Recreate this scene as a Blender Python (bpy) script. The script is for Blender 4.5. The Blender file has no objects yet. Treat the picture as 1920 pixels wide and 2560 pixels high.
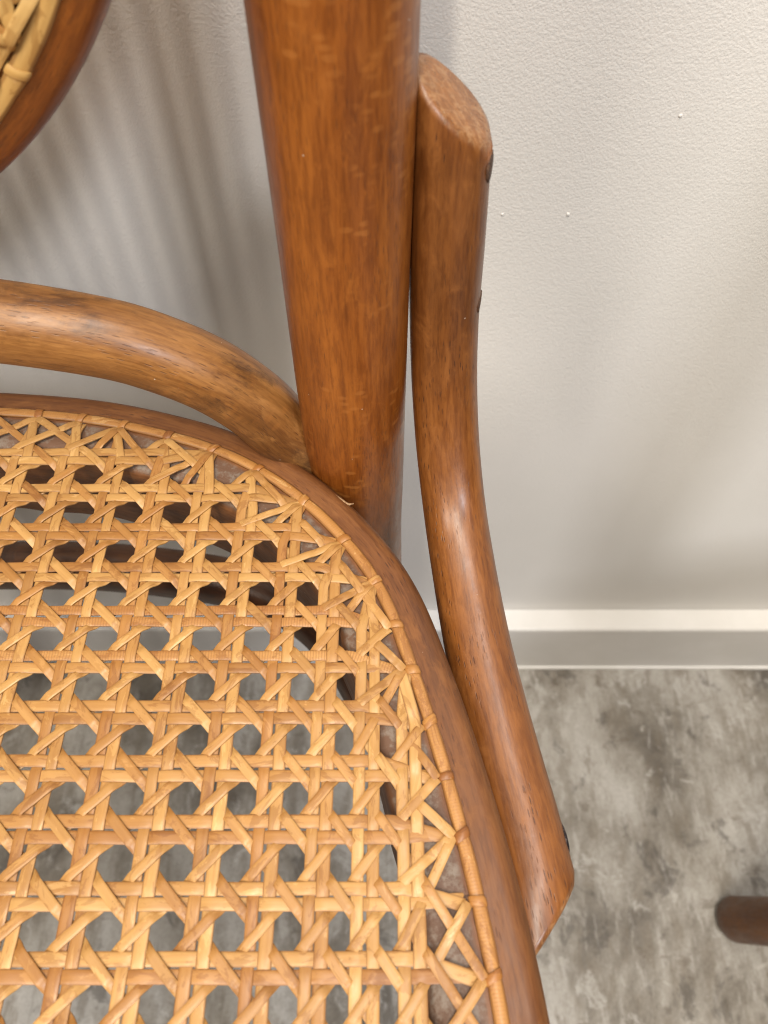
import bpy, bmesh, math, random
from mathutils import Vector, Matrix, noise as mnoise
random.seed(7)
sc = bpy.context.scene
COL = sc.collection

# ------------------------------------------------------------------ camera
cam_d = bpy.data.cameras.new("camera")
cam_d.sensor_fit = 'HORIZONTAL'; cam_d.sensor_width = 36.0; cam_d.lens = 36.0
cam_d.clip_start = 0.01; cam_d.clip_end = 50
cam_d.dof.use_dof = True; cam_d.dof.focus_distance = 0.222; cam_d.dof.aperture_fstop = 23.0
cam = bpy.data.objects.new("camera", cam_d); COL.objects.link(cam)
cam.location = (0, 0, 0.65); cam.rotation_euler = (math.radians(33), 0, 0)
sc.camera = cam

# ------------------------------------------------------------------ room light
w = bpy.data.worlds.new("World"); sc.world = w; w.use_nodes = True
bg = w.node_tree.nodes["Background"]
bg.inputs[0].default_value = (0.88, 0.92, 1.0, 1); bg.inputs[1].default_value = 0.065

def area(name, loc, target, sx, sy, power, col, spread=180, roll=0.0):
    d = bpy.data.lights.new(name, 'AREA'); d.shape = 'RECTANGLE'
    d.size = sx; d.size_y = sy; d.energy = power; d.color = col; d.spread = math.radians(spread)
    o = bpy.data.objects.new(name, d); COL.objects.link(o)
    o.location = loc
    q = (Vector(target) - Vector(loc)).to_track_quat('-Z', 'Y')
    o.rotation_euler = q.to_euler()
    return o
# a narrow ceiling strip running towards the wall: keeps the cane's front-to-back lines in its shadow
strip = area("strip_lamp", (-0.17, -0.82, 2.40), (-0.17, -0.82, 0), 0.045, 1.30, 36, (1.0, 0.89, 0.74))
strip.rotation_euler = (0, 0, math.radians(-4))
# a ceiling panel close to the wall, over the chair's right side, and two softer fill lights further back in the room
area("ceiling_panel", (0.22, -0.03, 2.40), (0.22, -0.03, 0), 0.30, 0.45, 11, (1.0, 0.95, 0.90))
area("fill_panel", (0.86, -1.50, 2.15), (0.15, 0.25, 0.40), 0.34, 0.34, 28, (0.97, 0.97, 1.0))
area("fill_panel", (-1.15, -1.25, 2.40), (-0.05, 0.20, 0.50), 0.60, 0.60, 30, (1.0, 0.91, 0.78))  # added fill: softens the wall stripes and lights the post's left side

sc.cycles.filter_width = 1.1
sc.cycles.max_bounces = 6; sc.cycles.diffuse_bounces = 3; sc.cycles.glossy_bounces = 2; sc.cycles.transmission_bounces = 0
sc.cycles.caustics_reflective = False; sc.cycles.caustics_refractive = False
sc.cycles.use_adaptive_sampling = True; sc.cycles.adaptive_threshold = 0.015
sc.view_settings.view_transform = 'Standard'; sc.view_settings.look = 'None'
sc.view_settings.exposure = 0.18; sc.view_settings.gamma = 1.0
sc.view_settings.use_curve_mapping = False

SEAT = 0.46            # height of the seat plane
CX = -0.165            # the chair's axis of symmetry

# ------------------------------------------------------------------ node helpers
class NT:
    def __init__(s, name):
        s.m = bpy.data.materials.new(name); s.m.use_nodes = True
        s.t = s.m.node_tree; s.b = s.t.nodes["Principled BSDF"]
    def n(s, typ, **kw):
        nd = s.t.nodes.new(typ)
        for k, v in kw.items(): setattr(nd, k, v)
        return nd
    def l(s, a, b): s.t.links.new(a, b)
    def val(s, sock, v):
        if hasattr(v, 'is_linked') or isinstance(v, bpy.types.NodeSocket): s.l(v, sock)
        else: sock.default_value = v
    def attr(s, name, out='Vector'):
        nd = s.n('ShaderNodeAttribute'); nd.attribute_name = name; return nd.outputs[out]
    def map(s, vec, scale=(1, 1, 1), loc=(0, 0, 0)):
        nd = s.n('ShaderNodeMapping'); s.l(vec, nd.inputs[0])
        s.val(nd.inputs['Scale'], scale); s.val(nd.inputs['Location'], loc); return nd.outputs[0]
    def noise(s, vec, scale, detail=4, rough=.55, dist=0.0):
        nd = s.n('ShaderNodeTexNoise'); s.l(vec, nd.inputs['Vector'])
        nd.inputs['Scale'].default_value = scale; nd.inputs['Detail'].default_value = detail
        nd.inputs['Roughness'].default_value = rough; nd.inputs['Distortion'].default_value = dist
        return nd.outputs['Fac']
    def voro(s, vec, scale, out='Distance', rnd=1.0):
        nd = s.n('ShaderNodeTexVoronoi'); s.l(vec, nd.inputs['Vector'])
        nd.inputs['Scale'].default_value = scale; nd.inputs['Randomness'].default_value = rnd
        return nd.outputs[out]
    def ramp(s, fac, stops, interp='LINEAR'):
        nd = s.n('ShaderNodeValToRGB'); s.l(fac, nd.inputs[0]); cr = nd.color_ramp; cr.interpolation = interp
        while len(cr.elements) < len(stops): cr.elements.new(.5)
        for e, (p, c) in zip(cr.elements, stops):
            e.position = p; e.color = (c if len(c) == 4 else (*c, 1)) if not isinstance(c, (int, float)) else (c, c, c, 1)
        return nd.outputs[0]
    def mr(s, v, a, b, c=0.0, d=1.0, smooth=True):
        nd = s.n('ShaderNodeMapRange'); s.l(v, nd.inputs[0])
        if smooth: nd.interpolation_type = 'SMOOTHSTEP'
        for i, x in zip((1, 2, 3, 4), (a, b, c, d)): nd.inputs[i].default_value = x
        return nd.outputs[0]
    def math(s, op, a, b=None, c=None):
        nd = s.n('ShaderNodeMath'); nd.operation = op
        for i, x in enumerate((a, b, c)):
            if x is not None: s.val(nd.inputs[i], x)
        return nd.outputs[0]
    def mix(s, fac, a, b, mode='MIX'):
        nd = s.n('ShaderNodeMix'); nd.data_type = 'RGBA'; nd.blend_type = mode
        s.val(nd.inputs[0], fac)
        for i, x in ((6, a), (7, b)):
            if isinstance(x, tuple): nd.inputs[i].default_value = x if len(x) == 4 else (*x, 1)
            else: s.l(x, nd.inputs[i])
        return nd.outputs[2]
    def bump(s, h, strength, dist, normal=None):
        nd = s.n('ShaderNodeBump'); s.l(h, nd.inputs['Height'])
        nd.inputs['Strength'].default_value = strength; nd.inputs['Distance'].default_value = dist
        if normal is not None: s.l(normal, nd.inputs['Normal'])
        return nd.outputs[0]
    def pos(s): return s.n('ShaderNodeTexCoord').outputs['Object']
    def sep(s, vec):
        nd = s.n('ShaderNodeSeparateXYZ'); s.l(vec, nd.inputs[0]); return nd.outputs
    def rnd(s): return s.n('ShaderNodeObjectInfo').outputs['Random']

def wood(name, dark, mid, light, rough=.33, coat=.35, flecks=0.0, stain=0.0, pores=.5, off=0.0, dust=False, endwear=False):
    """stained beech; texture space 'gc' runs (across, across, along the grain) in metres"""
    m = NT(name); g = m.map(m.attr('gc'), loc=(off, off * .7, off * 1.3))
    broad = m.noise(m.map(g, (45, 45, 9)), 1.0, 4, .6, .6)
    streak = m.noise(m.map(g, (430, 430, 34)), 1.0, 5, .62, .3)
    fibre = m.noise(m.map(g, (1150, 1150, 150)), 1.0, 3, .6)
    c = m.ramp(broad, [(.28, dark), (.5, mid), (.72, light)])
    c = m.mix(m.mr(streak, .42, .68, 0, .55), c, m.mix(1.0, c, (.58, .50, .46), 'MULTIPLY'))
    c = m.mix(m.mr(fibre, .40, .66, 0, .6), c, m.mix(1.0, c, (.60, .52, .46), 'MULTIPLY'))
    # growth-ring figure: fine dark contour lines drawn out along the grain
    fig = m.noise(m.map(g, (85, 85, 5.5), loc=(1, 4, 2)), 1.0, 2, .45)
    fl_ = m.math('SINE', m.math('MULTIPLY_ADD', fig, 95, m.math('MULTIPLY', fibre, 1.6)))
    c = m.mix(m.mr(fl_, .55, 1.0, 0, .22), c, m.mix(1.0, c, (.56, .46, .40), 'MULTIPLY'))
    # small cloudy worn patches
    blot = m.noise(m.map(g, (190, 190, 85)), 1.0, 6, .68, .6)
    c = m.mix(m.mr(blot, .50, .72, 0, .55), c, light)
    c = m.mix(m.mr(blot, .44, .28, 0, .5), c, dark)
    # pores: short dark dashes along the grain
    pv = m.voro(m.map(g, (1500, 1500, 210)), 1.0)
    pm = m.noise(m.map(g, (120, 120, 25)), 1.0, 2)
    pore = m.math('MULTIPLY', m.mr(pv, .30, .14), m.mr(pm, .40, .60, 0, pores))
    c = m.mix(pore, c, (.055, .019, .008))
    if flecks:
        fv = m.voro(m.map(g, (190, 190, 420)), 1.0)
        fm = m.noise(m.map(g, (70, 70, 34), loc=(3, 1, 2)), 1.0, 2)
        fl = m.math('MULTIPLY', m.mr(fv, .42, .20), m.mr(fm, .50, .60, 0, flecks))
        c = m.mix(fl, c, (.43, .165, .036))
    if stain:
        sn = m.noise(m.map(g, (75, 75, 38), loc=(5, 2, 7)), 1.0, 6, .72, .5)
        c = m.mix(m.mr(sn, .51, .68, 0, stain), c, (.045, .018, .008))
    sv = m.voro(m.map(m.pos(), (1, 1, 1)), 210)
    c = m.mix(m.math('MULTIPLY', m.mr(sv, .050, .030), m.mr(m.noise(m.pos(), 90, 1), .55, .6)), c, (.50, .44, .36))
    ro = m.mr(blot, .3, .7, rough - .06, rough + .12)
    if dust:
        o = m.sep(m.attr('prof'))[0]                       # metres inside (+) the binding line
        inn = m.math('MULTIPLY', m.mr(o, .0018, .0035), m.mr(o, .0150, .0135))
        dn = m.noise(m.map(m.pos(), (1, 1, 1)), 170, 5, .7)
        dn2 = m.noise(m.map(m.pos(), (1, 1, 1)), 1100, 3, .6)
        c = m.mix(inn, c, m.mix(m.mr(broad, .3, .7), (.095, .046, .026), (.140, .068, .036)))
        d = m.math('MULTIPLY', inn, m.mr(m.math('MULTIPLY_ADD', dn2, .35, dn), .60, .82, 0.04, .60))
        c = m.mix(d, c, (.25, .215, .175))
        ro = m.math('MAXIMUM', ro, m.math('MULTIPLY', inn, .62))
    if endwear:
        e = m.sep(m.attr('prof'))[1]
        vn = m.n('ShaderNodeTexVoronoi'); vn.feature = 'DISTANCE_TO_EDGE'; vn.inputs['Scale'].default_value = 1.0
        m.l(m.map(m.attr('gc'), (260, 260, 90)), vn.inputs['Vector']); en = vn.outputs['Distance']
        en2 = m.noise(m.map(m.attr('gc'), (500, 500, 200)), 1.0, 4, .7)
        c = m.mix(m.math('MULTIPLY', m.mr(e, .2, .9), m.math('MAXIMUM', m.mr(en, .05, .015, 0, .35), m.mr(en2, .46, .66, .10, .55))), c, (.46, .27, .13))
    b = m.b
    m.l(c, b.inputs['Base Color']); m.val(b.inputs['Roughness'], ro)
    b.inputs['Specular IOR Level'].default_value = .45
    b.inputs['Coat Weight'].default_value = coat; b.inputs['Coat Roughness'].default_value = .27
    hgt = m.math('ADD', m.math('MULTIPLY', fibre, .35), m.math('MULTIPLY', pore, -.8))
    hgt = m.math('MULTIPLY_ADD', m.noise(m.map(g, (260, 260, 120)), 1.0, 3), .9, hgt)
    nb = m.bump(hgt, .5, .00022)
    m.l(nb, b.inputs['Normal'])
    m.l(m.bump(m.noise(m.map(g, (420, 420, 160)), 1.0, 2), .28, .00025), b.inputs['Coat Normal'])
    return m.m

M_post = wood("honey_stained_beech", (.150, .040, .0058), (.270, .080, .0105), (.385, .128, .0180), rough=.36, flecks=.42, pores=.4, coat=.25)
M_brace = wood("red_brown_beech", (.130, .042, .0085), (.205, .070, .0135), (.285, .105, .0220), rough=.40, pores=.85, off=2.3, coat=.28, endwear=True)
M_arch = wood("worn_golden_beech", (.120, .048, .012), (.245, .104, .026), (.400, .190, .054), rough=.42, coat=.2, stain=.7, pores=.6, off=5.1, flecks=.15)
M_frame = wood("seat_ring_beech", (.105, .037, .010), (.175, .064, .016), (.250, .100, .027), rough=.55, pores=.8, off=7.7, dust=True, coat=.05)
M_next = wood("shaded_reddish_beech", (.090, .032, .009), (.130, .048, .013), (.180, .070, .018), rough=.45, off=4.2, coat=.1)  # wood colour darkened to carry the shade under the next chair's seat
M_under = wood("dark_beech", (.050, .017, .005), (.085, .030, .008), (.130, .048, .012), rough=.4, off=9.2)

def cane_mat(name, base, hi, lo, rib=0.0):
    m = NT(name); g = m.attr('gc'); r = m.rnd()
    gl = m.n('ShaderNodeVectorMath'); gl.operation = 'ADD'; m.l(g, gl.inputs[0])
    cx = m.n('ShaderNodeCombineXYZ'); m.l(m.math('MULTIPLY', r, 7.0), cx.inputs[2]); m.l(m.math('MULTIPLY', r, 3.0), cx.inputs[0])
    m.l(cx.outputs[0], gl.inputs[1]); g2 = gl.outputs[0]
    n1 = m.noise(m.map(g2, (700, 700, 38)), 1.0, 4, .6)
    n2 = m.noise(m.map(g2, (190, 190, 75)), 1.0, 5, .7, 1.0)
    n3 = m.noise(m.map(g2, (24, 24, 16)), 1.0, 2)
    c = m.ramp(n3, [(.3, lo), (.5, base), (.72, hi)])
    c = m.mix(m.mr(n1, .36, .70, 0, .42), c, m.mix(1.0, c, (.70, .56, .40), 'MULTIPLY'))
    c = m.mix(m.mr(n2, .545, .575, 0, .62), c, m.mix(1.0, c, (.66, .56, .44), 'MULTIPLY'))   # flaked lacquer
    c = m.mix(m.mr(n2, .41, .36, 0, .40), c, (.72, .47, .20))
    c = m.mix(m.mr(m.math('POWER', r, 1.6), .0, 1.0, .0, .95, False), c, m.mix(1.0, c, (.72, .57, .44), 'MULTIPLY'))
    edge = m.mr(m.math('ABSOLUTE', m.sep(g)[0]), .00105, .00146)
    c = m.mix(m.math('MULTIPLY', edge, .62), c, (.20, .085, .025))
    sp = m.noise(m.map(g2, (900, 900, 700)), 1.0, 2)
    c = m.mix(m.mr(sp, .74, .80, 0, .6), c, (.16, .07, .025))
    hgt = m.math('MULTIPLY_ADD', n1, .6, m.math('MULTIPLY', n2, .5))
    if rib:
        z = m.sep(g2)[2]
        wv = m.math('SINE', m.math('MULTIPLY_ADD', z, 2 * math.pi / .00075, m.math('MULTIPLY', n2, 5)))
        k = m.mr(wv, -.2, -.9, 0, rib)
        c = m.mix(k, c, (.27, .12, .04)); hgt = m.math('MULTIPLY_ADD', k, -1.3, hgt)
    b = m.b; m.l(c, b.inputs['Base Color'])
    m.val(b.inputs['Roughness'], m.mr(n2, .3, .62, .36, .54))
    b.inputs['Specular IOR Level'].default_value = .5
    b.inputs['Coat Weight'].default_value = .12; b.inputs['Coat Roughness'].default_value = .25
    m.l(m.bump(hgt, .45, .00018), b.inputs['Normal'])
    return m.m
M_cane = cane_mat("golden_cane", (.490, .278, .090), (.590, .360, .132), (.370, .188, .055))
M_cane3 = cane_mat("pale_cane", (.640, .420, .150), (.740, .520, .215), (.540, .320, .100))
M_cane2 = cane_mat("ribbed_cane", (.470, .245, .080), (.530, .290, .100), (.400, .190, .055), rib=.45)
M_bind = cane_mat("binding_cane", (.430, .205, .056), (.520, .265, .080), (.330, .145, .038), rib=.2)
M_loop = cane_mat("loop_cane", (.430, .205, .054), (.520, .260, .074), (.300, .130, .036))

m = NT("painted_plaster"); p = m.pos()
pe = m.noise(p, 1050, 2, .5); pe2 = m.noise(p, 480, 2, .5); tone = m.noise(p, 7, 3)
m.l(m.mix(m.mr(tone, .3, .7), (.745, .730, .695), (.775, .760, .730)), m.b.inputs['Base Color'])
m.b.inputs['Roughness'].default_value = .55; m.b.inputs['Specular IOR Level'].default_value = .35
m.l(m.bump(m.math('MULTIPLY_ADD', pe2, .6, pe), .32, .0007), m.b.inputs['Normal']); M_wall = m.m

m = NT("skirting_paint"); p = m.pos()
m.l(m.mix(m.mr(m.noise(p, 30, 4), .35, .7), (.77, .76, .735), (.81, .80, .78)), m.b.inputs['Base Color'])
m.b.inputs['Roughness'].default_value = .42
m.l(m.bump(m.noise(p, 300, 2), .3, .0004), m.b.inputs['Normal']); M_skirt = m.m

m = NT("concrete_look_floor"); p = m.pos()
a1 = m.noise(m.map(p, (11, 8, 1), loc=(.35, .2, 0)), 1.0, 9, .66, .3)
a2 = m.noise(m.map(p, (26, 20, 1), loc=(3, 1.4, 0)), 1.0, 9, .72, .4)
a3 = m.noise(m.map(p, (85, 22, 1), loc=(1, 7, 0)), 1.0, 6, .7)
a4 = m.noise(m.map(p, (34, 60, 1), loc=(8, 2.2, 0)), 1.0, 8, .75, .5)
a5 = m.noise(p, 420, 4, .7)
c = m.ramp(a1, [(.34, (.110, .096, .080)), (.44, (.225, .205, .175)), (.52, (.350, .330, .295)), (.62, (.470, .455, .425))])
c = m.mix(m.mr(a3, .50, .62, 0, .50), c, (.190, .160, .122))
c = m.mix(m.mr(a3, .47, .36, 0, .55), c, (.510, .495, .465))
c = m.mix(m.mr(a2, .555, .63, 0, .62), c, (.085, .075, .065))
c = m.mix(m.mr(a2, .43, .36, 0, .65), c, (.540, .530, .505))
c = m.mix(m.mr(a4, .59, .64, 0, .45), c, (.125, .095, .066))
c = m.mix(m.mr(a4, .38, .34, 0, .50), c, (.600, .585, .550))
c = m.mix(m.mr(a5, .35, .7, 0, .35), c, m.mix(1.0, c, (.55, .52, .50), 'MULTIPLY'))
px = m.sep(p)
m.l(c, m.b.inputs['Base Color']); m.val(m.b.inputs['Roughness'], m.mr(a3, .3, .7, .36, .52))
m.b.inputs['Specular IOR Level'].default_value = .4
m.l(m.bump(m.math('ADD', a2, a3), .25, .0006), m.b.inputs['Normal']); M_floor = m.m

m = NT("blackened_steel"); p = m.pos()
m.l(m.mix(m.mr(m.noise(p, 900, 3), .4, .65), (.035, .028, .030), (.16, .13, .12)), m.b.inputs['Base Color'])
m.b.inputs['Metallic'].default_value = .75; m.b.inputs['Roughness'].default_value = .45; M_screw = m.m
m = NT("hole_shadow_filler"); p = m.pos()
m.l(m.mix(m.mr(m.noise(p, 1500, 3), .4, .6), (.05, .022, .012), (.10, .05, .025)), m.b.inputs['Base Color'])
m.b.inputs['Roughness'].default_value = .8; M_filler = m.m
m = NT("raw_beech"); p = m.pos()
m.l(m.mix(m.mr(m.noise(p, 1500, 3), .4, .6), (.20, .10, .045), (.36, .23, .12)), m.b.inputs["Base Color"])
m.b.inputs["Roughness"].default_value = .8; M_raw = m.m
m = NT("grey_house_dust"); p = m.pos()
m.l(m.mix(m.mr(m.noise(p, 1800, 3), .35, .65), (.16, .12, .09), (.42, .37, .32)), m.b.inputs['Base Color'])
m.b.inputs['Roughness'].default_value = .95; M_dust = m.m

# ------------------------------------------------------------------ mesh helpers
def link(name, verts, faces, mat, parent=None, gc=None, prof=None, smooth=True, sharp=None):
    me = bpy.data.meshes.new(name); me.from_pydata([tuple(v) for v in verts], [], faces); me.validate()
    if smooth: me.polygons.foreach_set('use_smooth', [True] * len(me.polygons))
    for nm, dat in (('gc', gc), ('prof', prof)):
        if dat is not None:
            at = me.attributes.new(nm, 'FLOAT_VECTOR', 'POINT')
            at.data.foreach_set('vector', [x for v in dat for x in v])
    if sharp: me.set_sharp_from_angle(angle=math.radians(sharp))
    me.materials.append(mat); me.update()
    o = bpy.data.objects.new(name, me); COL.objects.link(o)
    if parent: o.parent = parent
    return o

def catmull(pts, sub, closed=False):
    P = [Vector(p) for p in pts]; n = len(P); out = []
    rng = range(n) if closed else range(n - 1)
    for i in rng:
        if closed: a, b, c, d = P[i - 1], P[i], P[(i + 1) % n], P[(i + 2) % n]
        else:
            b, c = P[i], P[i + 1]
            a = P[i - 1] if i else b * 2 - c
            d = P[i + 2] if i + 2 < n else c * 2 - b
        for k in range(sub):
            t = k / sub; t2 = t * t; t3 = t2 * t
            out.append(.5 * ((2 * b) + (c - a) * t + (2 * a - 5 * b + 4 * c - d) * t2 + (3 * b - a - 3 * c + d) * t3))
    if not closed: out.append(P[-1])
    return out

def tube(name, pts, mat, parent, n=32, sub=8, expo=2.0, closed=False, ref=(0, 1, 0), cut0=None, cut1=None,
         squash=(1, 1), round_end=0.0, wob=0.0):
    """pts: (x,y,z,r). cut = (vector across, slope, bevel): oblique end face, pushed along the tangent by slope*across"""
    C = catmull([Vector((*p[:3], p[3])) if False else p[:3] for p in pts], sub, closed)
    R = [v[0] for v in catmull([(p[3], 0, 0) for p in pts], sub, closed)]
    N = len(C); ref = Vector(ref); V = []; G = []; Fc = []; E = []; s = 0.0
    T = []
    for i in range(N):
        a = C[(i - 1) % N] if (closed or i > 0) else C[i]; b = C[(i + 1) % N] if (closed or i < N - 1) else C[i]
        T.append((b - a).normalized())
    secs = []
    u = (ref - T[0] * ref.dot(T[0])).normalized()
    for i in range(N):
        if i: s += (C[i] - C[i - 1]).length
        u = (u - T[i] * u.dot(T[i])).normalized(); v = T[i].cross(u)
        secs.append((C[i].copy(), T[i], u.copy(), v, R[i], s))
    def ring(sec, scale=1.0, push=0.0, cut=None):
        c, t, uu, vv, r, ss = sec
        for k in range(n):
            a = 2 * math.pi * k / n; ca, sa = math.cos(a), math.sin(a)
            q = (abs(ca) ** expo + abs(sa) ** expo) ** (-1 / expo)
            x, y = ca * q * r * squash[0] * scale, sa * q * r * squash[1] * scale
            if wob:
                f = 1 + wob * mnoise.noise(Vector((c.x * 40 + ca, c.y * 40 + sa, c.z * 40)))
                x *= f; y *= f
            d = uu * x + vv * y; pp = push
            if cut is not None: pp += d.dot(cut[0]) * cut[1]
            V.append(c + d + t * pp); G.append((x, y, ss + pp)); E.append((0, 1.0 if (cut is not None and scale < 1) else 0.0, 0))
    order = list(range(N)); rings = 0
    if cut0 or cut1:
        # drop the sections the oblique cut would fold over
        lo = hi = 0.0
        if cut0: lo = R[0] * abs(cut0[1]) * 1.05
        if cut1: hi = R[-1] * abs(cut1[1]) * 1.05
        L = secs[-1][5]
        order = [i for i in order if (not cut0 or secs[i][5] > lo or i == 0) and (not cut1 or secs[i][5] < L - hi or i == N - 1)]
    if cut0:
        ring(secs[0], .78, -cut0[2] * .30, cut0); ring(secs[0], .93, -cut0[2] * .1, cut0); rings += 2
    elif not closed and round_end:
        ring(secs[0], .55, -R[0] * round_end); ring(secs[0], .85, -R[0] * round_end * .7); rings += 2
    for i in order:
        ring(secs[i], 1.0, cut0[2] * .55 if (cut0 and i == 0) else (-cut1[2] * .55 if (cut1 and i == N - 1) else 0.0),
             cut0 if (cut0 and i == 0) else (cut1 if (cut1 and i == N - 1) else None)); rings += 1
    if cut1:
        ring(secs[-1], .93, cut1[2] * .1, cut1); ring(secs[-1], .78, cut1[2] * .30, cut1); rings += 2
    elif not closed and round_end:
        ring(secs[-1], .85, R[-1] * round_end * .7); ring(secs[-1], .55, R[-1] * round_end); rings += 2
    for i in range(rings if closed else rings - 1):
        j = (i + 1) % rings
        for k in range(n):
            k2 = (k + 1) % n
            Fc.append((i * n + k, i * n + k2, j * n + k2, j * n + k))
    if not closed:
        Fc.append(tuple(reversed(range(n)))); Fc.append(tuple((rings - 1) * n + k for k in range(n)))
    return link(name, V, Fc, mat, parent, gc=G, prof=E)

def sweep(C, frames, prof, closed, caps=True):
    """C points, frames (lateral, up) per point, prof list of (x,y) or function(i)->list; returns verts, faces, gc"""
    V = []; Fc = []; G = []; s = 0
    for i, c in enumerate(C):
        if i: s += (c - C[i - 1]).length
        pr = prof(i) if callable(prof) else prof
        la, up = frames[i]
        for (x, y) in pr: V.append(c + la * x + up * y); G.append((x, y, s))
    k = len(pr); N = len(C)
    for i in range(N if closed else N - 1):
        j = (i + 1) % N
        for a in range(k):
            b = (a + 1) % k; Fc.append((i * k + a, i * k + b, j * k + b, j * k + a))
    if not closed and caps:
        Fc.append(tuple(reversed(range(k)))); Fc.append(tuple((N - 1) * k + a for a in range(k)))
    return V, Fc, G

def empty(name, loc=(0, 0, 0)):
    o = bpy.data.objects.new(name, None); o.empty_display_size = .05; o.location = loc; COL.objects.link(o); return o

# ------------------------------------------------------------------ setting
def quad_sheet(name, x0, x1, a0, a1, nx, na, fn, mat):
    V = [fn(x0 + (x1 - x0) * i / nx, a0 + (a1 - a0) * j / na) for j in range(na + 1) for i in range(nx + 1)]
    Fc = [(j * (nx + 1) + i, j * (nx + 1) + i + 1, (j + 1) * (nx + 1) + i + 1, (j + 1) * (nx + 1) + i) for j in range(na) for i in range(nx)]
    return link(name, V, Fc, mat, smooth=False)
floor = quad_sheet("floor", -1.6, 1.6, -1.2, .30, 2, 2, lambda x, y: (x, y, 0.0), M_floor)
WY = .2755
wall = quad_sheet("wall", -1.6, 1.6, 0, 1.7, 2, 2, lambda x, z: (x, WY, z), M_wall)
floor['kind'] = wall['kind'] = 'structure'
# skirting board: square-edged with a slightly eased top
sk = [(WY - .0185, .0), (WY - .0185, .0765), (WY - .0180, .0785), (WY - .0165, .0795), (WY - .0005, .0802), (WY - .0005, 0)]
V = [(x, y, z) for x in (-1.6, 1.6) for (y, z) in sk]; k = len(sk)
skirt = link("skirting_board", V, [(a, (a + 1) % k, k + (a + 1) % k, k + a) for a in range(k)], M_skirt, smooth=False)
skirt['kind'] = 'structure'
# the bead of sealant along its foot
Cb = [Vector((-1.6 + 3.2 * i / 300, WY - .0187, .0008)) for i in range(301)]
def beadprof(i):
    r = .0021 * (1 + .25 * mnoise.noise(Vector((i * .35, 0, 3))))
    return [(r * math.cos(a), r * math.sin(a)) for a in [math.pi * 2 * q / 8 for q in range(8)]]
V, Fc, G = sweep(Cb, [(Vector((0, 1, 0)), Vector((0, 0, 1)))] * 301, beadprof, False)
link("sealant_bead", V, Fc, M_skirt, skirt)
# nibs of dried paint on the wall
def nib(x, z, r):
    V = []; Fc = []
    for j, (h, q) in enumerate(((0, 1.0), (.55, .85), (.9, .5))):
        for k in range(7):
            a = 2 * math.pi * k / 7; f = 1 + .3 * mnoise.noise(Vector((x * 900 + k, z * 900, j)))
            V.append((x + r * q * f * math.cos(a), WY - r * h * .55, z + r * q * f * math.sin(a)))
    V.append((x, WY - r * .55, z))
    for j in range(2):
        for k in range(7): Fc.append((j * 7 + k, j * 7 + (k + 1) % 7, (j + 1) * 7 + (k + 1) % 7, (j + 1) * 7 + k))
    for k in range(7): Fc.append((14 + k, 14 + (k + 1) % 7, 21))
    link("paint_nib", V, Fc, M_wall, wall)
for x, z, r in ((0.0488, 0.4512, 0.0007), (0.0759, 0.4512, 0.0009), (0.1088, 0.4928, 0.0008)):
    nib(x, z, r)

# ------------------------------------------------------------------ the chair
chair = empty("bentwood_chair", (CX, 0, 0))
chair['label'] = "brown bentwood chair with woven cane seat, filling the foreground before the wall"
chair['category'] = "chair"
off = Vector((-CX, 0, 0))
def P(o):                       # parts keep world coordinates
    o.matrix_parent_inverse = Matrix.Translation(-chair.location); return o
mir = lambda p: (2 * CX - p[0], *p[1:])

# rear legs, posts and top of the back: one bent rod
half = [(.0060, .2050, .006, .0158), (.0015, .1940, .10, .0152), (-.0045, .1735, .26, .0150), (-.0085, .1560, .39, .0153), (-.0090, .1500, .44, .0154), (-.0092, .1492, .4726, .01547),
        (-.0093, .1502, .5044, .01556), (-.0093, .1522, .5408, .01574), (-.0093, .1538, .5772, .01602), (-.0095, .1561, .6227, .0162), (-.0110, .1640, .70, .0162),
        (-.0240, .1770, .80, .0155), (-.0700, .1890, .875, .0148)]
bow = P(tube("back_bow", half + [(CX, .193, .905, .0145)] + [mir(p) for p in reversed(half)], M_post, chair, n=40, sub=10, round_end=.35))
# arched rail between the posts just above the seat
ah = [(-.0100, .1520, .4380, .0108), (-.0237, .1529, .4539, .01083), (-.0319, .1529, .4630, .01083), (-.0389, .1529, .4746, .01083), (-.0488, .1529, .4858, .01083), (-.0609, .1529, .4943, .01083),
      (-.0754, .1529, .5009, .01083), (-.1016, .1529, .5070, .01092), (-.1274, .1529, .5100, .01092)]
P(tube("back_arch", ah + [(CX, .1529, .5112, .0109)] + [mir(p) for p in reversed(ah)], M_arch, chair, n=32, sub=8))
# round caned panel frame in the back
BC = Vector((CX, .1574, SEAT + .2010)); BR = .1390
def circ(r, n, y=0.0): return [Vector((BC.x + r * math.cos(2 * math.pi * i / n), BC.y + y, BC.z + r * math.sin(2 * math.pi * i / n))) for i in range(n)]
n = 160; Cc = circ(BR - .011, n); fr = []
for i in range(n):
    a = 2 * math.pi * i / n; fr.append((Vector((math.cos(a), 0, math.sin(a))), Vector((0, -1, 0))))
pf = [(-.011, -.0065), (-.011, .003), (-.0095, .0048), (.004, .0050), (.0078, .0040), (.0102, .0018), (.0110, -.001), (.0106, -.0045), (.0085, -.0075), (.003, -.0092), (-.007, -.0085)]
V, Fc, G = sweep(Cc, fr, pf, True)
bring = P(link("back_panel_ring", V, Fc, M_post, chair, gc=G))

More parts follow.
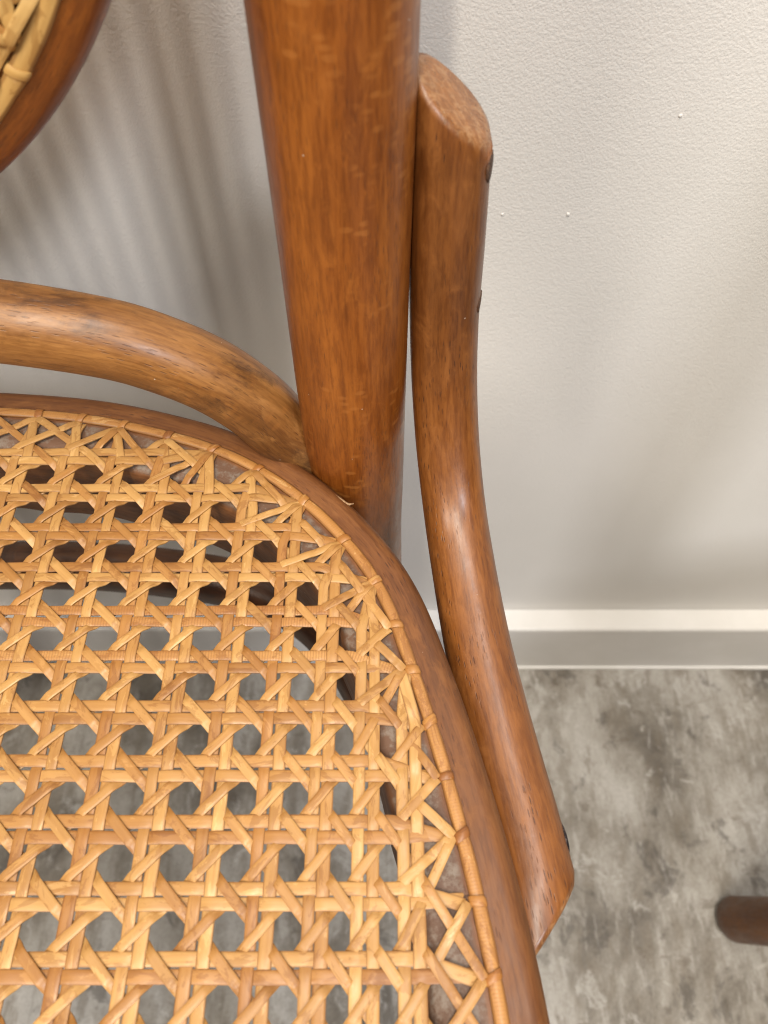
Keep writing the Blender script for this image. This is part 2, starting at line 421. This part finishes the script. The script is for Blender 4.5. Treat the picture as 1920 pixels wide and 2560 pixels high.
# seat ring -------------------------------------------------------------------
loops_r = [(-.1111, .1618), (-.0970, .1602), (-.0837, .1576), (-.0679, .1529), (-.0530, .1482), (-.0390, .1405), (-.0232, .1285), (-.0109, .1142), (-.0015, .1012),
           (.0036, .0871), (.0073, .0753), (.0119, .0606), (.0151, .0476), (.0183, .0345), (.0211, .0206), (.0236, .0060)]
front_r = [(.0252, -.0085), (.0263, -.0230), (.0268, -.0375), (.0264, -.0520), (.0252, -.0665), (.0228, -.0810), (.0192, -.0950), (.0143, -.1087), (.0080, -.1218), (.0003, -.1342),
           (-.0086, -.1456), (-.0187, -.1558), (-.0300, -.1647), (-.0422, -.1724), (-.0551, -.1789), (-.0687, -.1840), (-.0828, -.1880), (-.0972, -.1907), (-.1118, -.1924), (-.1264, -.1934), (-.1411, -.1938)]
rear_c = [(-.1260, .1630), (-.1410, .1637), (-.1560, .1640)]
right = list(reversed(rear_c)) + loops_r + front_r
HOLES = [Vector((x, y, 0)) for x, y in right] + [Vector((CX, -.1940, 0))] + [Vector((2 * CX - x, y, 0)) for x, y in reversed(right)]
RIM = catmull(HOLES, 6, True); NR = len(RIM)
def rim_frame(Cv):
    N = len(Cv); out = []
    for i in range(N):
        t = (Cv[(i + 1) % N] - Cv[i - 1]).normalized(); out.append((Vector((-t.y, t.x, 0)), Vector((0, 0, 1))))   # lateral = outward or inward
    return out
RF = rim_frame(RIM)
if RF[0][0].y < 0: RF = [(-a, b) for a, b in RF]
def sm(C, it):                                  # smooth a closed curve
    C = [c.copy() for c in C]
    for _ in range(it): C = [(C[i - 1] + C[i] * 2 + C[(i + 1) % len(C)]) / 4 for i in range(len(C))]
    return C
RS = sm(RIM, 30); RSF = rim_frame(RS)
if RSF[0][0].y < 0: RSF = [(-a, b) for a, b in RSF]
seatprof = [(-.0150, -.036), (-.0152, -.006), (-.0146, -.0036), (-.0130, -.0018), (-.0100, -.0013), (-.0050, -.0012), (.0000, -.0012), (.0040, -.0011), (.0058, -.0009), (.0075, -.0010),
            (.0090, -.0022), (.0101, -.0040), (.0108, -.0065), (.0110, -.0100), (.0110, -.0280), (.0100, -.0340), (.0075, -.0385), (.0030, -.0400), (-.0110, -.0400)]
off3 = Vector((0, 0, SEAT))
V = []; Fc = []; G = []; PR = []; s = 0; K = len(seatprof)
for i in range(NR):
    if i: s += (RS[i] - RS[i - 1]).length
    for q, (x, z) in enumerate(seatprof):
        xx = x
        if q < 5: xx += .0009 * mnoise.noise(Vector((RS[i].x * 70, RS[i].y * 70, q * .3)))
        V.append(RS[i] + RSF[i][0] * xx + Vector((0, 0, z)) + off3); G.append((x, z, s)); PR.append((-x, 0, 0))
for i in range(NR):
    j = (i + 1) % NR
    for a in range(K): Fc.append((i * K + a, i * K + (a + 1) % K, j * K + (a + 1) % K, j * K + a))
frame = P(link("seat_frame", V, Fc, M_frame, chair, gc=G, prof=PR))
def PF(o): o.matrix_parent_inverse = Matrix.Translation(-chair.location) ; o.parent = frame; o.matrix_parent_inverse = Matrix.Identity(4); return o
def sub_of(o, par):
    o.parent = par; o.matrix_parent_inverse = Matrix.Identity(4); return o

# ------------------------------------------------------------------ caning
W_, T_ = .00288, .00050
def strand_profile(w, t):
    return [(-.5 * w, -.45 * t), (-.5 * w, .20 * t), (-.44 * w, .38 * t), (-.2 * w, .50 * t), (.2 * w, .50 * t), (.44 * w, .38 * t), (.5 * w, .20 * t), (.5 * w, -.45 * t)]

def build_strand(pts, w, t, place):
    """pts in panel space (x,y,z up); place() maps panel space to the world"""
    N = len(pts); fr = []
    up = Vector((0, 0, 1))
    for i in range(N):
        tg = (pts[min(i + 1, N - 1)] - pts[max(i - 1, 0)]).normalized()
        la = tg.cross(up).normalized(); u2 = la.cross(tg); fr.append((la, u2))
    V, Fc, G = sweep(pts, fr, strand_profile(w, t), False)
    return [place(v) for v in V], Fc, G

class Weave:
    def __init__(s, cols, rows, holes, delta):
        s.cols, s.rows, s.holes, s.d = cols, rows, holes, delta
        s.n = len(holes)
    def X(s, i):
        return s.itp(s.cols, i)
    def Y(s, j): return s.itp(s.rows, j)
    @staticmethod
    def itp(a, i):
        k = math.floor(i)
        if k < 0: return a[0] + (a[1] - a[0]) * i
        if k >= len(a) - 1: return a[-1] + (a[-1] - a[-2]) * (i - len(a) + 1)
        return a[k] + (a[k + 1] - a[k]) * (i - k)
    def inside(s, x, y):
        c = False; h = s.holes; j = s.n - 1
        for i in range(s.n):
            a, b = h[i], h[j]
            if (a.y > y) != (b.y > y) and x < (b.x - a.x) * (y - a.y) / (b.y - a.y) + a.x: c = not c
            j = i
        return c
    def nearest(s, f): return min(s.holes, key=f)
    def finish(s, raw, h0, h1, lat, zend, bl):
        """bend the two ends of a raw polyline into their holes"""
        out = []
        L = [0.0]
        for i in range(1, len(raw)): L.append(L[-1] + (raw[i].xy - raw[i - 1].xy).length)
        tot = L[-1]
        for i, p in enumerate(raw):
            q = p.copy()
            for h, e in ((h0, L[i]), (h1, tot - L[i])):
                k = min(1.0, e / bl)
                if k < 1:
                    base = raw[0] if h is h0 else raw[-1]
                    dv = Vector((h.x - base.x, h.y - base.y, 0)) + lat
                    q += dv * (1 - k)
                    q.z = q.z * k + zend * (1 - k) - .0010 * max(0, 1 - e / .0022)
            out.append(q)
        return out

def lerpz(keys, step=.0011):
    """keys: list of (t, z) sorted; cosine interpolation, dense"""
    out = []
    for (a, za), (b, zb) in zip(keys[:-1], keys[1:]):
        n = max(2, int(abs(b - a) / step))
        for k in range(n):
            u = k / n; c = (1 - math.cos(math.pi * u)) / 2; out.append((a + (b - a) * u, za + (zb - za) * c))
    out.append(keys[-1]); return out

def weave_strands(Wv, p, amp=.00030, A=.00066):
    """yields (kind, index, points)"""
    d = Wv.d; res = []
    ctr_y = sum(h.y for h in Wv.holes) / Wv.n; ctr_x = sum(h.x for h in Wv.holes) / Wv.n
    # columns
    for i, x in enumerate(Wv.cols):
        up = Wv.nearest(lambda h: abs(h.x - x) + (1 if h.y < ctr_y else 0)); dn = Wv.nearest(lambda h: abs(h.x - x) + (1 if h.y > ctr_y else 0))
        if up.y - dn.y < 1.6 * p: continue
        for sd in (-1, 1):
            jit = random.uniform(-.00022, .00022); ph = random.random() * 9
            keys = [(dn.y, -.0002)]
            for j in sorted(range(len(Wv.rows)), key=lambda q: Wv.rows[q]):
                y = Wv.rows[j]
                if y - d < dn.y + .003 or y + d > up.y - .003: continue
                keys += [(y - d, amp if sd < 0 else -amp), (y + d, -amp if sd < 0 else amp)]
            keys.append((up.y, -.0002))
            # flatten between pairs
            kk = [keys[0]]
            for a, b in zip(keys[:-1], keys[1:]):
                if b[0] - a[0] > 3.2 * d: kk.append(((a[0] + b[0]) / 2, 0.0))
                kk.append(b)
            raw = [Vector((x + sd * d + jit + .00022 * mnoise.noise(Vector((y * 60, ph, 0))), y, z)) for y, z in lerpz(kk)]
            res.append(('v', i, Wv.finish(raw, dn, up, Vector((sd * -.0001 - sd * d + sd * .0010, 0, 0)) + Vector((raw[0].x - raw[0].x, 0, 0)), -.0001 if sd > 0 else -.0004, p * 1.0), raw))
    for j, y in enumerate(Wv.rows):
        rt = Wv.nearest(lambda h: abs(h.y - y) + (1 if h.x < ctr_x else 0)); lf = Wv.nearest(lambda h: abs(h.y - y) + (1 if h.x > ctr_x else 0))
        if rt.x - lf.x < 1.6 * p: continue
        for sd in (-1, 1):                      # +1 upper
            jit = random.uniform(-.00022, .00022); ph = random.random() * 9
            keys = [(lf.x, -.0006)]
            for i in sorted(range(len(Wv.cols)), key=lambda q: Wv.cols[q]):
                x = Wv.cols[i]
                if x - d < lf.x + .003 or x + d > rt.x - .003: continue
                keys += [(x - d, amp if sd > 0 else -amp), (x + d, -amp if sd > 0 else amp)]
            keys.append((rt.x, -.0006))
            kk = [keys[0]]
            for a, b in zip(keys[:-1], keys[1:]):
                if b[0] - a[0] > 3.2 * d: kk.append(((a[0] + b[0]) / 2, 0.0))
                kk.append(b)
            raw = [Vector((x, y + sd * d + jit + .00022 * mnoise.noise(Vector((x * 60, ph, 5))), z)) for x, z in lerpz(kk)]
            res.append(('h', j, Wv.finish(raw, lf, rt, Vector((0, -sd * d + sd * .0009, 0)), -.0006 if sd > 0 else -.0008, p * 1.0), raw))
    # diagonals: straight in index space, half a step off the crossings; cols ascend in x, rows ascend in y
    nc, nr = len(Wv.cols), len(Wv.rows)
    for kind in ('\\', '/'):
        for c in range(-2, nc + nr + 2):
            pts = []; st = .04
            jit = random.uniform(-.00025, .00025)
            i = -1.5
            run = []; best = []
            while i <= nc + .5:
                j = (c + .5 - i) if kind == '\\' else (i - (c - nr) - .5)
                x, y = Wv.X(i), Wv.Y(j)
                if Wv.inside(x, y):
                    # phase 0 at a row-pair crossing (j integer), 1 at a column-pair crossing (i integer)
                    u = abs((j + .5) % 1.0 - .5) * 2            # 0 over the row pair, 1 under the column pair
                    k = min(1, max(0, (u - .36) / .28)); z = A * (1 - 2 * k * k * (3 - 2 * k))
                    if kind == '/': z = -z
                    run.append(Vector((x + jit, y + jit * (1 if kind == '\\' else -1), z)))
                else:
                    if len(run) > len(best): best = run
                    run = []
                i += st
            if len(run) > len(best): best = run
            if len(best) < 30: continue
            def pick(e, q):
                dr = (e.xy - q.xy).normalized()
                def cost(h):
                    v = h.xy - e.xy; return abs(v.x * dr.y - v.y * dr.x) + .35 * abs(v.dot(dr))
                return Wv.nearest(cost)
            h0 = pick(best[0], best[17]); h1 = pick(best[-1], best[-18])
            sx = .0012
            lat = Vector((0, 0, 0))
            res.append((kind, c, Wv.finish(best, h0, h1, lat, .0003 if kind == '/' else .0006, p * 1.5), best))
    return res

# strands of the seat
colr = [-.0973, -.0826, -.0680, -.0540, -.0403, -.0272, -.0152, -.0043, .0062]
cols = sorted([2 * CX - x for x in colr] + [CX + (q - 3.5) * .01504 for q in range(8)] + colr)
rows = sorted([.1437, .1302, .1165, .1030, .0899, .0767, .0630, .0492, .0354, .0213, .0076] + [.0076 - .0138 * k for k in range(1, 14)])
ENDS = []; PEGS = []
for h in HOLES:                                      # the holes sit just inside the binding
    i = min(range(NR), key=lambda q: (RS[q] - h).length); ENDS.append(h - RSF[i][0] * .0024); PEGS.append(h - RSF[i][0] * .0025)
WS = Weave(cols, rows, ENDS, .00166)
rest = ([], [], []); allc = ([], [], [])
place = lambda v: v + off3
CANE_OFF = 0
for kind, idx, pts, raw in weave_strands(WS, .0140):
    wd = W_ * random.uniform(.93, 1.07) * (.80 if kind in '\\/' else 1)
    # fade the lacing onto the frame: nothing dips below the wood
    for q in pts:
        pass
    V, Fc, G = build_strand(pts, wd, T_, place)
    b = len(allc[0]); allc[0].extend(V); allc[1].extend([tuple(b + k for k in f) for f in Fc]); allc[2].extend(G)
    seen = any(q.x > -.150 and q.y > -.008 for q in pts)
    if seen:
        mt = M_cane
        if kind == 'h' and abs(rows[idx] - .0899) < .001 or kind == 'h' and abs(rows[idx] - .0767) < .001 and pts[len(pts) // 2].y > .0767: mt = M_cane2
        o = link("cane_strand", V, Fc, mt, None, gc=G, sharp=38); sub_of(o, frame)
    else:
        b = len(rest[0]); rest[0].extend(V); rest[1].extend([tuple(b + k for k in f) for f in Fc]); rest[2].extend(G)
o = link("cane_weave", rest[0], rest[1], M_cane, None, gc=rest[2], sharp=38); sub_of(o, frame); o['kind'] = 'stuff'

def binding(RIMc, FR, holes_i, place, parent, nsub, wbind=.0035, tb=.0009, lm=None, vis=None, z0=-.0012):
    """a half-round binding strip held down by a loop at every hole"""
    N = len(RIMc)
    def prof(i):
        k = (i % nsub) / nsub; k = min(k, 1 - k) * 2           # 0 at a loop, 1 midway
        h = tb * (.80 + .28 * min(1, k * 2.2)); ww = wbind * (.92 + .10 * min(1, k * 2)) * (1 + .06 * mnoise.noise(Vector((i * .21, 4, 0))))
        return [(-.5 * ww, z0 + .0), (-.47 * ww, z0 + .45 * h), (-.28 * ww, z0 + .86 * h), (0, z0 + h), (.28 * ww, z0 + .86 * h), (.47 * ww, z0 + .45 * h), (.5 * ww, z0)]
    V, Fc, G = sweep(RIMc, FR, prof, True)
    o = link("cane_binder", [place(v) for v in V], Fc, lm or M_bind, None, gc=G); sub_of(o, parent)
    rest = ([], [], [])
    for hi in holes_i:
        c = RIMc[hi]; la, up = FR[hi]; tg = up.cross(la) if True else None
        wl = .0022 * random.uniform(.85, 1.15); hw = wbind * .5 - .0002
        hh = tb * .82 + .00045
        arc = [(-hw - .0004, z0 - .0006), (-hw - .0002, z0 + .45 * hh), (-hw * .62, z0 + .9 * hh), (0, z0 + hh * 1.06), (hw * .62, z0 + .9 * hh), (hw, z0 + .45 * hh), (hw + .0001, z0 - .0005)]
        arc = [v.xy for v in catmull([(a, b, 0) for a, b in arc], 3)]
        sk_ = random.uniform(-.0006, .0006)
        pts = [c + la * a + up * b + tg * sk_ * (a / hw) for a, b in arc]
        ply = [(-.5 * wl, -.0002), (-.5 * wl, .00008), (-.3 * wl, .00028), (.3 * wl, .00028), (.5 * wl, .00008), (.5 * wl, -.0002)]
        fr = []
        for q in range(len(pts)):
            t = (pts[min(q + 1, len(pts) - 1)] - pts[max(q - 1, 0)]).normalized(); n = tg.cross(t)
            if n.dot(up) < 0 and abs(n.dot(up)) > .05: n = -n
            if q in (0, 1) : pass
            fr.append((tg, n))
        V, Fc, G = sweep(pts, fr, ply, False)
        V = [place(v) for v in V]
        if vis is None or vis(c):
            o = link("cane_loop", V, Fc, lm or M_loop, None, gc=G, sharp=38); sub_of(o, parent)
        else:
            b = len(rest[0]); rest[0].extend(V); rest[1].extend([tuple(b + k for k in f) for f in Fc]); rest[2].extend(G)
    if rest[0]:
        o = link("cane_lacing", rest[0], rest[1], M_loop, None, gc=rest[2]); sub_of(o, parent); o['kind'] = 'stuff'
binding(RS, RSF, list(range(0, NR, 6)), place, frame, 6, vis=lambda c: c.x > -.14 and c.y > -.01)

# caned panel in the back -------------------------------------------------------
nb = 76
bh = [Vector(((BR - .0092) * math.cos(2 * math.pi * k / nb + .03), (BR - .0092) * math.sin(2 * math.pi * k / nb + .03), 0)) for k in range(nb)]
bl = [-.1296 + .0108 * k for k in range(25)]
WB = Weave([x for x in bl], [y for y in bl], [h * ((BR - .0116) / (BR - .0092)) for h in bh], .00125)
bplace = lambda v: Vector((BC.x + v.x, BC.y - .0066 - v.z, BC.z + v.y))
rest = ([], [], [])
for kind, idx, pts, raw in weave_strands(WB, .0108):
    V, Fc, G = build_strand(pts, .0023, T_, bplace)
    if any(q.x > .040 and q.y < -.060 for q in pts):
        o = link("cane_strand", V, Fc, M_cane3, None, gc=G, sharp=38); sub_of(o, bring)
    else:
        b = len(rest[0]); rest[0].extend(V); rest[1].extend([tuple(b + k for k in f) for f in Fc]); rest[2].extend(G)
o = link("cane_weave", rest[0], rest[1], M_cane, None, gc=rest[2], sharp=38); sub_of(o, bring); o['kind'] = 'stuff'
BRM = catmull(bh, 6, True); BRF = rim_frame(BRM)
if BRF[0][0].dot(BRM[0]) < 0: BRF = [(-a, b) for a, b in BRF]
binding(BRM, BRF, list(range(3, len(BRM), 12)), bplace, bring, 12, wbind=.0040, tb=.0008, lm=M_cane3, vis=lambda c: c.x > .03 and c.y < -.04)

# raw wood where the ring is notched round the post, with the crumbs of dust caught there
wp = [(-0.0219, 0.1377, 0.4578), (-0.0197, 0.1339, 0.4578), (-0.0176, 0.1318, 0.4578), (-0.0151, 0.1308, 0.4578), (-0.0128, 0.1288, 0.4578), (-0.0108, 0.1275, 0.4578), (-0.0091, 0.1278, 0.4578)]
sub_of(tube("worn_notch", [(*p, r) for p, r in zip(wp, (.0002, .0004, .0005, .0004, .0005, .0004, .0002))], M_raw, None, n=7, sub=4, wob=.9), frame)
# dark discs painted in as the shade of the lacing holes beside the binding
hm = None
for h, e in zip(HOLES, PEGS):
    if not (h.x > -.14 and h.y > -.01): continue
    if hm is None:
        V = [(0, 0, .00012)] + [(.0017 * math.cos(a), .0017 * math.sin(a), -.00002) for a in [math.pi * 2 * q / 10 for q in range(10)]]
        ho = link("lacing_hole_shade", V, [(0, 1 + q, 1 + (q + 1) % 10) for q in range(10)], M_filler); hm = ho.data
    else: ho = bpy.data.objects.new("lacing_hole_shade", hm); COL.objects.link(ho)
    sub_of(ho, frame); ho.location = e + Vector((0, 0, SEAT - .00105))

# bent brace from post to seat ring --------------------------------------------------
def brace(mx):
    f = mir if mx else (lambda p: p)
    pts = [(.0144, .1581, .5630, .00885), (.0147, .1572, .5481, .00895), (.0152, .1556, .5299, .00910), (.0159, .1545, .5082, .00915), (.0170, .1499, .4886, .00925), (.0188, .1408, .4705, .00935), (.0213, .1271, .4560, .00941),
           (.0240, .1089, .4480, .0095), (.0269, .0889, .4435, .00959), (.0301, .0707, .4407, .00974), (.0331, .0549, .4389, .00994), (.0360, .0395, .4380, .01009), (.0395, .0172, .4372, .01014)]
    pts = [f(p) for p in pts]
    sx = -1 if mx else 1
    o = P(tube("corner_brace", pts, M_brace, chair, n=36, sub=8, expo=2.35, ref=(0, 1, 0),
               cut0=(Vector((sx, -.25, 0)), .85, .0030), cut1=(Vector((sx, 0, 0.0)), -.95, .0030)))
    return o
brR = brace(False); brL = brace(True)
def screw(loc, nrm, r, parent, mat=M_screw, h=.0009):
    nrm = Vector(nrm).normalized(); a = nrm.orthogonal().normalized(); b = nrm.cross(a); V = []; Fc = []; c = Vector(loc); n = 16
    for (rr, hh) in ((1, -h), (1, .35 * h), (.85, .8 * h), (.5, h)):
        for k in range(n):
            t = 2 * math.pi * k / n; V.append(c + (a * math.cos(t) + b * math.sin(t)) * r * rr + nrm * hh)
    for j in range(3):
        for k in range(n): Fc.append((j * n + k, j * n + (k + 1) % n, (j + 1) * n + (k + 1) % n, (j + 1) * n + k))
    Fc.append(tuple(3 * n + k for k in range(n)))
    o = link("screw", V, Fc, mat, None); sub_of(o, parent)
screw((.0232, .1547, .5504), (1, -.25, .05), .0034, brR, M_filler, h=.0003)
screw((.0246, .1530, .5137), (1, -.20, 0), .0030, brR, M_filler, h=.0003)
screw((.0462, .0370, .4390), (1, .15, .1), .0040, brR, h=.0006)

# hoop under the seat and front legs
hp = [(CX, .172, .34, .0112), (-.120, .1705, .34, .0112), (-.070, .163, .34, .0112), (-.040, .151, .34, .0112), (-.0205, .134, .34, .0112), (-.004, .108, .34, .0112), (.010, .075, .34, .0112), (.018, .040, .34, .0112),
      (.022, .0, .34, .0112), (.020, -.045, .34, .0112), (.008, -.095, .34, .0112), (-.018, -.135, .34, .0112), (-.062, -.165, .34, .0112), (-.115, -.180, .34, .0112), (CX, -.184, .34, .0112)]
hp = hp + [mir(p) for p in reversed(hp[1:-1])]
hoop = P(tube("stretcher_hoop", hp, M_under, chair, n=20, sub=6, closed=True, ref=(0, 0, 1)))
legs = []
for mx in (False, True):
    f = mir if mx else (lambda p: p)
    lp = [(-.003, -.175, .008, .0120), (-.012, -.160, .15, .0135), (-.021, -.148, .30, .0155), (-.026, -.142, .432, .0165)]
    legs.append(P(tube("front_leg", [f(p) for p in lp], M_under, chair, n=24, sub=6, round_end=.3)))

# ------------------------------------------------------------------ the next chair along: only a leg reaches the picture
nxt = empty("bentwood_chair", (CX + .599, -.148, 0)); nxt.name = "bentwood_chair.001"
nxt['label'] = "neighbouring chair, only its dark rounded leg tip on the floor at the right edge"
nxt['category'] = "chair"
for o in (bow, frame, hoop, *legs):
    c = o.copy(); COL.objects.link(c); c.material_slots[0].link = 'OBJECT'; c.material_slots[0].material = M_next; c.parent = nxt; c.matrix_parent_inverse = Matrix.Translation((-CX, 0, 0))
o = link("cane_weave", allc[0], allc[1], M_cane, None, gc=allc[2]); o['kind'] = 'stuff'
o.parent = [q for q in nxt.children if q.data == frame.data][0]
chair['group'] = nxt['group'] = "bentwood chairs by the wall"
